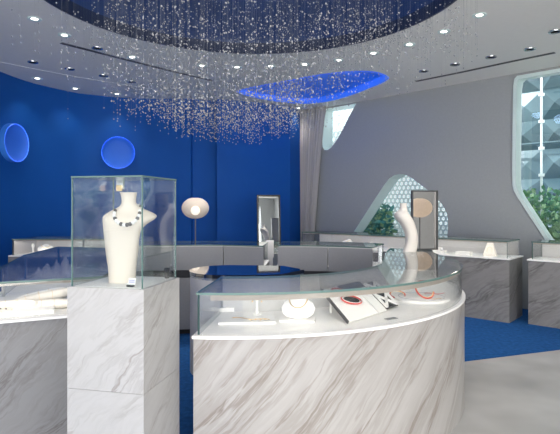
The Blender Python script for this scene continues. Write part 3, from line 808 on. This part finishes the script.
lamp('warm globe floor lamp out of frame at the right, seen only in mirrors', (3.05, 2.75, 0), 'lamp_glow_bright')

# ------------------------------------------------------------------ things inside the curved counter
DK = .7455
def pad(label, p, rz=0, s=1.0, m='pearl_white', tilt=-35, chain='gold', group=None):
    t = thing('necklace_stand', label, 'jewellery display', p, rz, group)
    mb = MB(); mb.box((0, 0, .005*s), (.17*s, .12*s, .010*s)); mb.build('base', 'white_board', t, bevel=.003)
    M = Matrix.Translation((0, .005*s, .068*s)) @ Matrix.Rotation(R(-tilt), 4, 'X')
    mb = MB(); vs = []; n = 28
    lv = [(-.062, .02), (-.055, .055), (-.035, .076), (-.005, .083), (.025, .070), (.042, .045), (.050, .030), (.066, .027)]
    for y, hw in lv:
        for k in range(n):
            a = 2*math.pi*k/n; vs.append(M @ Vector((hw*s*math.cos(a), y*s*1.0, hw*s*.33*math.sin(a)-.01*s)))
    fs = [(i*n+k, i*n+(k+1) % n, (i+1)*n+(k+1) % n, (i+1)*n+k) for i in range(len(lv)-1) for k in range(n)]+[tuple(range(n)), tuple((len(lv)-1)*n+k for k in range(n-1, -1, -1))]
    mb.add(vs, fs); mb.build('neck_form', 'white_board', t, smooth=True, ang=60)
    mb = MB(); pts = []
    for k in range(15):
        a = math.pi*(1+k/14); pts.append(M @ Vector((.044*s*math.cos(a), .035*s+.058*s*math.sin(a), s*(.021-.006*abs(math.cos(a))))))
    mb.tube(pts, .0028*s, 6)
    o = mb.build('gold_chain', chain, t, smooth=True)
    return t
pad('white oval neck form with a gold chain in the curved counter', at(298, 320, DK), R(-8), 1.12, tilt=-48)
# slim earring stand
p = at(257, 314.5, DK); t = thing('earring_stand', 'slim white earring stand left of the oval neck form', 'jewellery display', p)
MB().lathe([(.0001, 0), (.026, 0), (.026, .006), (.010, .009), (.006, .05), (.007, .085), (.0001, .088)], n=20).build('stand', 'white_board', t, smooth=True)
mb = MB(); mb.tube([(-.026, 0, .090), (0, 0, .082), (.026, 0, .092)], .006, 8); mb.build('crossbar', 'white_board', t, smooth=True)
for sx in (-1, 1): MB().ico((sx*.026, -.008, .076), .0055, 2).build('earring', 'gold', t, smooth=True, ang=90)
# flat tray with chain
a = at(219, 328, DK); b = at(275, 323, DK); c = at(277, 314, DK)
p = (at(247, 321, DK))
t = thing('jewellery_tray', 'flat white tray with a thin gold chain at the left of the curved counter', 'tray', p, R(4))
MB().box((0, 0, .006), (.30, .16, .012)).build('tray_board', 'white_board', t, bevel=.002)
mb = MB(); mb.tube([(-.08+.02*k, .015*math.sin(k*.9)+.02-.006*k, .0145) for k in range(11)], .0022, 6); mb.build('gold_chain', 'gold', t, smooth=True)
for k in range(4): MB().ico((.02+.025*k, -.045+.01*(k % 2), .016), .005, 1).build('stud', 'gold', t)
t = thing('jewellery_box', 'low white box with tiny rings in the left corner of the curved counter', 'box', at(227, 311, DK), R(5))
MB().box((0, 0, .012), (.085, .06, .024)).build('box_body', 'white_board', t, bevel=.003)
for k in range(2):
    mb = MB(); mb.tube([(.012*math.cos(x)+(-.02+.04*k), 0, .034+.012*math.sin(x)) for x in ring(14)], .0018, 6, closed=True); mb.build('ring', 'gold', t, smooth=True)
# tilted boards
O_ = Vector((.360, 2.625, DK+.004)); wv = Vector((.325, .365, 0)); vv = Vector((-.118, .262, .125))
nrm = wv.cross(vv).normalized(); 
if nrm.z < 0: nrm = -nrm
def board_pt(u, v, n=0): return O_+wv*u+vv*v+nrm*n
def slab(mb, u0, u1, v0, v1, n0, n1, mi=0):
    vs = [board_pt(u, v, n) for n in (n0, n1) for u, v in ((u0, v0), (u1, v0), (u1, v1), (u0, v1))]
    return mb.add(vs, [(3, 2, 1, 0), (4, 5, 6, 7), (0, 1, 5, 4), (1, 2, 6, 5), (2, 3, 7, 6), (3, 0, 4, 7)], mi)
t = thing('display_board', 'tilted white and navy board like an open book under the curved glass', 'display board')
slab(MB(), 0, .60, 0, 1, 0, .010).build('white_panel', 'white_board', t)
slab(MB(), .62, .80, 0, 1, .0, .010).build('white_panel', 'white_board', t)
slab(MB(), -.02, -.002, 0, 1.0, -.004, .012).build('dark_edge', 'dark_steel', t)
slab(MB(), .30, .80, .80, 1.0, .0105, .0125).build('navy_band', 'navy_book', t)
mb = MB()
for k in range(3):     # props beneath
    q = board_pt(.1+.3*k, .85); mb.box((q.x, q.y, (q.z-.006+DK)/2), (.012, .012, q.z-.010-DK))
mb.build('prop', 'white_board', t)
t2 = thing('display_board', 'tilted black and white panel with crossed bars right of the white board', 'display board')
slab(MB(), .84, 1.12, .05, .92, 0, .008).build('dark_panel', 'black_lacquer', t2)
mb = MB()
def bar2(u0, v0, u1, v1, w=.018):
    d = Vector((u1-u0, v1-v0)); d.normalize(); e = Vector((-d.y, d.x))*w*1.4
    vs = [board_pt(u, v, n) for n in (.008, .014) for u, v in ((u0+e.x, v0+e.y), (u0-e.x, v0-e.y), (u1-e.x, v1-e.y), (u1+e.x, v1+e.y))]
    mb.add(vs, [(3, 2, 1, 0), (4, 5, 6, 7), (0, 1, 5, 4), (1, 2, 6, 5), (2, 3, 7, 6), (3, 0, 4, 7)])
for a_ in ((.86, .08, 1.10, .48), (1.10, .08, .86, .48), (.86, .50, 1.10, .9), (1.10, .50, .86, .9), (.85, .06, .85, .9), (1.11, .06, 1.11, .9)): bar2(*a_)
mb.build('cross_bars', 'white_board', t2)
mb = MB()
q = board_pt(1.0, .8); mb.box((q.x, q.y, (q.z-.006+DK)/2), (.012, .012, q.z-.012-DK)); mb.build('prop', 'white_board', t2)
# bracelets on the board
def oval_on_board(nm, label, u, v, ru, rv, r, m, m2=None):
    pts = [board_pt(u+ru*math.cos(a)+.03*rv/.11*math.sin(a), v-.62*ru*math.cos(a)+rv*math.sin(a), .012+r) for a in ring(28)]
    t = thing(nm, label, 'bracelet')
    MB().tube(pts, r, 8, closed=True).build('band', m, t, smooth=True)
    if m2:
        pts = [board_pt(u+.97*(ru*math.cos(a)+.03*rv/.11*math.sin(a)), v+.97*(-.62*ru*math.cos(a)+rv*math.sin(a)), .012+r*2.1) for a in ring(28)]
        MB().tube(pts, r*.35, 6, closed=True).build('inlay', m2, t, smooth=True)
    return t
oval_on_board('bracelet', 'oval red bracelet with black inlay lying on the tilted white board', .32, .50, .155, .12, .005, 'red', 'pearl_white')
t = thing('pendant_plate', 'oval black plate inside the red bracelet on the white board', 'pendant')
vs = [board_pt(.32+.125*math.cos(a)+.024*math.sin(a), .50-.078*math.cos(a)+.09*math.sin(a), n) for n in (.0115, .017) for a in ring(28)]
MB().add(vs, [tuple(range(28, 56)), tuple(range(27, -1, -1))]+[(k, (k+1) % 28, 28+(k+1) % 28, 28+k) for k in range(28)]).build('plate', 'black_lacquer', t)
oval_on_board('bracelet', 'thin red bracelet at the top edge of the tilted white board', .24, .86, .10, .05, .0035, 'red')
# round slab with red bangles
p = Vector((.94, 3.33, DK)); t = thing('display_plinth', 'round white plinth under the red bangle in the curved counter', 'plinth', p)
MB().lathe([(.0001, 0), (.18, 0), (.18, .012), (.172, .016), (.0001, .016)], n=48).build('disc', 'white_board', t, smooth=True)
mb = MB(); mb.tube([(.148*math.cos(a), .148*math.sin(a), .0165) for a in ring(40)], .002, 5, closed=True); mb.build('groove', 'light_grey_panel', t)
def bangle(label, p, rz, tilt, r=.058, a_0=15, a_1=300):
    t = thing('bangle', label, 'bracelet', p, rz)
    M = Matrix.Rotation(R(tilt), 4, 'X')
    pts = [M @ Vector((r*math.cos(R(a)), 0, r*math.sin(R(a)))) for a in range(a_0, a_1, 10)]
    lo = min(q.z for q in pts); pts = [q-Vector((0, 0, lo-.005)) for q in pts]
    MB().tube(pts, .0045, 8).build('band', 'red', t, smooth=True)
    c = Vector((0, 0, -lo+.005))
    MB().tube([c.lerp(q, .93) for q in pts], .0035, 6).build('gold_lining', 'gold', t, smooth=True)
    return t
bangle('open red bangle standing on the round white plinth', (.945, 3.27, DK+.0165), R(20), -38, .065, 60, 345)
bangle('red bangle lying low between the crossed panel and the round plinth', (.79, 3.36, DK+.001), R(0), -70, .05, 0, 350)
mb = MB(); mb.tube([(-.05+.02*k, .02*math.sin(k*1.1), .003) for k in range(8)], .002, 5); o = mb.build('chain', 'red', loc=(1.04, 3.42, DK+.0165)); tag(o, 'thin red chain on the round white plinth behind the bangle', 'necklace')
mb = MB(); mb.tube([(-.04+.015*k, .015*math.sin(k*1.3), .003) for k in range(8)], .002, 5); o = mb.build('chain', 'gold', loc=(.98, 3.23, DK+.0165)); tag(o, 'thin gold chain on the round white plinth before the bangle', 'necklace')

# ------------------------------------------------------------------ left foreground counter contents
def roll(label, p, L, r, rz, m='beige_pad', tilt=0):
    t = thing('display_roll', label, 'jewellery display', p, rz, 'beige display rolls')
    pts = []; rs = []
    for k in range(17):
        f = k/16*2-1; pts.append((f*L/2, .02*math.cos(f*1.5), r+tilt*(f+1)/2)); rs.append(r*max(.15, (1-abs(f)**5))**.5)
    MB().tube(pts, rs, 14).build('cushion', m, t, smooth=True, ang=80)
    for k in range(3):
        x = -L*.25+k*L*.2
        mb = MB(); mb.tube([(x, .02*math.cos(x/L*3)+(r*1.05)*math.cos(a), r+tilt*(x/L+.5)+(r*1.05)*math.sin(a)) for a in ring(14)], .0012, 5, closed=True); mb.build('ring', 'gold', t)
    return t
def P(px, py, z=DK): return at(px, py, z)
t = thing('jewellery_tray', 'raised white tray at the front of the left counter', 'tray', Vector((-1.52, 2.86, DK)), R(24))
MB().box((0, 0, .013), (.42, .17, .026)).build('tray_board', 'white_board', t, bevel=.003)
MB().box((-.10, .0, .026), (.18, .09, .012)).build('ring_cushion', 'beige_pad', t, bevel=.004)
for k in range(5): MB().ico((-.16+k*.03, .01*((k % 2)*2-1), .036), .005, 1).build('stud', 'pearl_dark', t)
roll('thick beige roll at the front of the left counter, lowest of the pile', Vector((-1.395, 2.965, DK+.001)), .34, .030, R(26))
roll('long beige roll slanting up toward the pedestal in the left counter', Vector((-1.46, 3.07, DK+.001)), .38, .030, R(38), tilt=.05)
roll('pale roll behind the slanting one in the left counter', Vector((-1.52, 3.18, DK+.001)), .30, .026, R(32), 'white_board', .05)
roll('plump beige roll lying across the front tray of the left counter', Vector((-1.56, 2.87, DK+.0265)), .30, .024, R(24))
roll('short beige roll at the back of the pile in the left counter', Vector((-1.52, 3.31, DK+.001)), .2, .024, R(15), 'cream_leather')
t = thing('ring_tray', 'flat cream tray with dark studs behind the front tray of the left counter', 'tray', Vector((-1.76, 3.02, DK)), R(22))
MB().box((0, 0, .014), (.26, .17, .028)).build('tray_board', 'cream_leather', t, bevel=.004)
for k in range(7): MB().ico((-.09+.03*k, .03*math.sin(k*2.1), .030), .005, 1).build('stud', 'pearl_dark', t)
t = thing('bracelet_tray', 'low cream tray at the left picture edge in the left counter', 'tray', Vector((-1.93, 2.72, DK)), R(22))
MB().box((0, 0, .010), (.20, .11, .02)).build('tray_board', 'beige_pad', t, bevel=.004)
for k in range(4): MB().tube([(-.07+.045*k, -.04, .022), (-.06+.045*k, .04, .022)], .003, 6).build('bracelet', 'gold', t)
# white crystal rocks
for k, (px, py, h) in enumerate(((38, 276, .07), (47, 275.5, .10), (56, 274.5, .12), (65, 273.5, .15), (72, 273.5, .09))):
    p = P(px, py); mb = MB(); n = 7; h *= 1.15
    vs = [Vector((.055*math.cos(a)*random.uniform(.8, 1.2), .05*math.sin(a)*random.uniform(.8, 1.2), 0)) for a in ring(n)]
    vs += [Vector((.03*math.cos(a+.4)*random.uniform(.6, 1.3), .03*math.sin(a+.4), h*random.uniform(.45, .7))) for a in ring(n)]+[Vector((.006, 0, h))]
    fs = [(i, (i+1) % n, n+(i+1) % n) for i in range(n)]+[(i, n+(i+1) % n, n+i) for i in range(n)]+[(n+i, n+(i+1) % n, 2*n) for i in range(n)]+[tuple(range(n-1, -1, -1))]
    mb.add(vs, fs); o = mb.build('decorative_rock', 'rock_white', loc=p)
    tag(o, ['smallest white faceted rock peak, leftmost in the left counter', 'second white faceted rock peak from the left in the left counter', 'middle white faceted rock peak in the left counter',
            'tallest white faceted rock peak in the left counter', 'white faceted rock peak nearest the glass case in the left counter'][k], 'rock', 'white rock peaks in the left counter')

# far left counter contents
pad('white neck form with a pale chain in the far left counter', Vector((-3.0, 6.40, DK)), R(20), 1.15)
pad('second white neck form in the far left counter, nearer the glass case', Vector((-2.5, 6.42, DK)), R(10), .85)
pad('third white neck form in the far left counter, seen through the tall glass case', Vector((-2.1, 6.42, DK)), R(10), .9)
t = thing('earring_stand', 'small white earring stand at the left end of the far left counter', 'jewellery display', Vector((-3.16, 6.40, DK)))
MB().lathe([(.0001, 0), (.03, 0), (.03, .008), (.012, .012), (.010, .07), (.02, .10), (.012, .13), (.0001, .135)], n=20).build('stand', 'white_board', t, smooth=True)
o = MB().box((0, 0, .02), (.5, .16, .04)).build('display_step', 'white_board', loc=(-2.3, 6.60, DK), rz=0, bevel=.004); tag(o, 'low white step in the far left counter', 'display riser')

# counters along the grey wall
def step_block(label, s, off, A, u, w, dims, z=DK, rz=None, cat='display riser', m='white_board', group=None):
    p = A+u*s+w*off; o = MB().box((0, 0, dims[2]/2), dims).build('display_block', m, loc=(p.x, p.y, z), rz=math.atan2(u.y, u.x), bevel=.003); return tag(o, label, cat, group)
L1 = (B_-A_).length
G = 'white display blocks along the window wall'
step_block('wide low white block near the right end of the window wall counter', L1-.95, .14, A_, u, w, (.26, .12, .035), group=G)
step_block('small white block on the wide block of the window wall counter', L1-.95, .15, A_, u, w, (.15, .08, .035), z=DK+.0365, group=G)
step_block('white block left of the pyramid in the window wall counter', L1-.58, .14, A_, u, w, (.18, .10, .04), group=G)
step_block('flat white block farther left in the window wall counter, next to the mirror', L1-1.35, .14, A_, u, w, (.30, .12, .03), group=G)
p = A_+u*(L1-.28)+w*.20
t = thing('necklace_easel', 'pale tapered necklace easel at the right end of the window wall counter', 'jewellery display', (p.x, p.y, DK), math.atan2(u.y, u.x))
mb = MB(); mb.add([(-.08, -.05, 0), (.08, -.05, 0), (.08, .03, 0), (-.08, .03, 0), (-.035, .0, .16), (.035, .0, .16), (.035, .015, .16), (-.035, .015, .16)], [(3, 2, 1, 0), (4, 5, 6, 7), (0, 1, 5, 4), (1, 2, 6, 5), (2, 3, 7, 6), (3, 0, 4, 7)])
mb.build('easel_body', 'beige_pad', t, bevel=.003)
mb = MB(); mb.tube([(.03*math.cos(a), -.046+.045*(.02+.045*(math.sin(a)+1))/.16, .02+.045*(math.sin(a)+1)) for a in ring(18)], .003, 5, closed=True); mb.build('chain', 'gold', t)
pad('white neck form at the far left end of the window wall counter', (A_+u*.75+w*.22).to_3d()+Vector((0, 0, DK)), math.atan2(u.y, u.x), 1.05)
pad('second white neck form in the window wall counter, under the window corner', (A_+u*1.15+w*.22).to_3d()+Vector((0, 0, DK)), math.atan2(u.y, u.x), .8)
step_block('wide white block in the right edge counter', .50, .14, A2, u2, w2, (.36, .11, .025), group=G)
step_block('middle white block of the stepped stack in the right edge counter', .52, .15, A2, u2, w2, (.20, .08, .03), z=DK+.0265, group=G)
step_block('topmost white block of the stepped stack in the right edge counter', .52, .155, A2, u2, w2, (.09, .05, .03), z=DK+.058, group=G)
step_block('long low white block toward the picture edge in the right edge counter', .92, .14, A2, u2, w2, (.34, .11, .03), group=G)

# ------------------------------------------------------------------ crystal chandelier
ch = thing('crystal_chandelier', 'huge chandelier of fine wires strung with sparkling crystal beads under the blue recess', 'chandelier', (DC.x, DC.y, HC+.5))
ZT = HC+.45
def dome_z(r):
    k = r/DR; tab = [(0, .52), (.15, .52), (.45, .5005), (.75, .4225), (.93, .2665), (1.0, .13)]
    for (a, za), (b, zb) in zip(tab, tab[1:]):
        if k <= b: return HC-.015+za+(zb-za)*(k-a)/(b-a)-.006
    return HC+.1
rng = random.Random(11)
strands = []
def bottom(x, y):
    """height of the wave surface that the lowest beads follow"""
    return None
for k in range(1900):
    while True:
        a = rng.uniform(0, 2*math.pi); r = DR*.97*math.sqrt(rng.random()); x = r*math.cos(a); y = r*math.sin(a)
        q_ = CX+F*(DC.x+x)/(DC.y+y)
        if rng.random() < (.06 if q_ < 60 else .35 if q_ < 105 else 1 if q_ < 400 else .45): break
    X, Y = DC.x+x, DC.y+y
    px = CX+F*X/Y
    core = 172-rng.expovariate(1/22) < px < 300+rng.expovariate(1/14)
    if core: yb = rng.uniform(104, 130)+14*max(0, math.sin((px-160)/145*math.pi))+rng.uniform(-6, 5); keep = 1
    elif px <= 160: yb = 60+(px-60)*.42+rng.uniform(-14, 22); keep = .40 if px > 110 else .25
    else: yb = 88+rng.uniform(-28, 14)-(px-305)*.06; keep = .55 if px < 345 else .26
    if rng.random() > keep and Y < 5.2: 
        yb = rng.uniform(20, 60)
    zb = EYE-(yb-HY)*Y/F
    zb = max(zb, 1.86)
    if zb > HC+.2: zb = HC+rng.uniform(-.1, .2)
    strands.append((x, y, zb, core, Y))
strands.sort(key=lambda s: (s[4]))
def strand_mesh(mb, x, y, zb, core):
    zt = dome_z(math.hypot(x, y))-(HC+.5); z0 = zb-(HC+.5)
    mb.add([(x+.0002*math.cos(a), y+.0002*math.sin(a), z) for z in (z0, zt) for a in (0, 2.09, 4.19)], [(0, 1, 4, 3), (1, 2, 5, 4), (2, 0, 3, 5)], 1)
    z = z0+.01; mb.ico((x, y, z), .0046, 1, 0); z += rng.uniform(.02, .15); bottomcloud = z0+rng.uniform(.22, .42)
    while z < zt-.02:
        r = rng.choice((.0036, .0043, .0051))
        mb.ico((x, y, z), r, 1, 0, (1, 1, 1.15))
        z += rng.uniform(.05, .17) if (core and z < bottomcloud) else rng.uniform(.16, .62)
        if z+(HC+.5) > HC: z += rng.uniform(-.04, .0)
for s_ in strands[:100]:
    mb = MB(); strand_mesh(mb, *s_[:4]); mb.build('crystal_strand', ['crystal', 'wire'], ch)
mb = MB()
for s_ in strands[100:]: strand_mesh(mb, *s_[:4])
o = mb.build('crystal_strands', ['crystal', 'wire'], ch); o['kind'] = 'stuff'
# small warm lamps between the strands, in the recess
for k in range(36):
    a = rng.uniform(0, 6.28); r = DR*.9*math.sqrt(rng.random()); x, y = r*math.cos(a), r*math.sin(a)
    mb = MB(); mb.lathe([(.0001, -.012), (.010, -.010), (.013, 0), (.010, .01), (.0001, .012)], (x, y, dome_z(r)-(HC+.5)-.012), 10); mb.build('recess_lamp', 'led_warm', ch, smooth=True)
for (x, y) in ((-.6, 0), (.6, .2), (0, -.7), (0, .8)):
    l = bpy.data.lights.new('recess_glow', 'POINT'); l.energy = 2.5; l.color = (.45, .65, 1.); l.shadow_soft_size = .1
    o = bpy.data.objects.new('recess_glow', l); C.objects.link(o); o.location = (DC.x+x, DC.y+y, HC+.16)

# ------------------------------------------------------------------ light
wd = bpy.data.worlds.new('World'); sc.world = wd; wd.use_nodes = True
nt = wd.node_tree; bg = nt.nodes['Background']; sky = nt.nodes.new('ShaderNodeTexSky'); sky.sky_type = 'HOSEK_WILKIE'; sky.turbidity = 6
mxw = nt.nodes.new('ShaderNodeMix'); mxw.data_type = 'RGBA'; mxw.inputs[0].default_value = .8; mxw.inputs[7].default_value = (.90, .96, 1, 1)
nt.links.new(sky.outputs[0], mxw.inputs[6]); nt.links.new(mxw.outputs[2], bg.inputs[0]); bg.inputs[1].default_value = 3.4
sun = bpy.data.lights.new('sun', 'SUN'); sun.energy = 4; sun.angle = R(3); so_ = bpy.data.objects.new('sun', sun); C.objects.link(so_)
so_.rotation_euler = Vector((.8, .25, -.75)).to_track_quat('-Z', 'Y').to_euler()
# soft fill light added behind the viewer, at the assumed shopfront opening
al = bpy.data.lights.new('front_fill', 'AREA'); al.shape = 'RECTANGLE'; al.size = 8.0; al.size_y = 2.6; al.energy = 320; al.color = (1., .97, .94)
ao = bpy.data.objects.new('front_fill', al); C.objects.link(ao); ao.location = (.4, -2.45, 1.45); ao.rotation_euler = (R(90+8), 0, 0)

cam = bpy.data.cameras.new('cam'); co = bpy.data.objects.new('cam', cam); C.objects.link(co)
cam.sensor_width = 36; cam.lens = 36*F/560; cam.shift_y = -(217-HY)/560
co.location = (0, 0, EYE); co.rotation_euler = (R(90), 0, 0); sc.camera = co
sc.view_settings.view_transform = 'Standard'; sc.view_settings.look = 'None'; sc.view_settings.gamma = 1; sc.view_settings.use_curve_mapping = False
sc.view_settings.exposure = -0.15
sc.cycles.transparent_max_bounces = 24; sc.cycles.max_bounces = 10
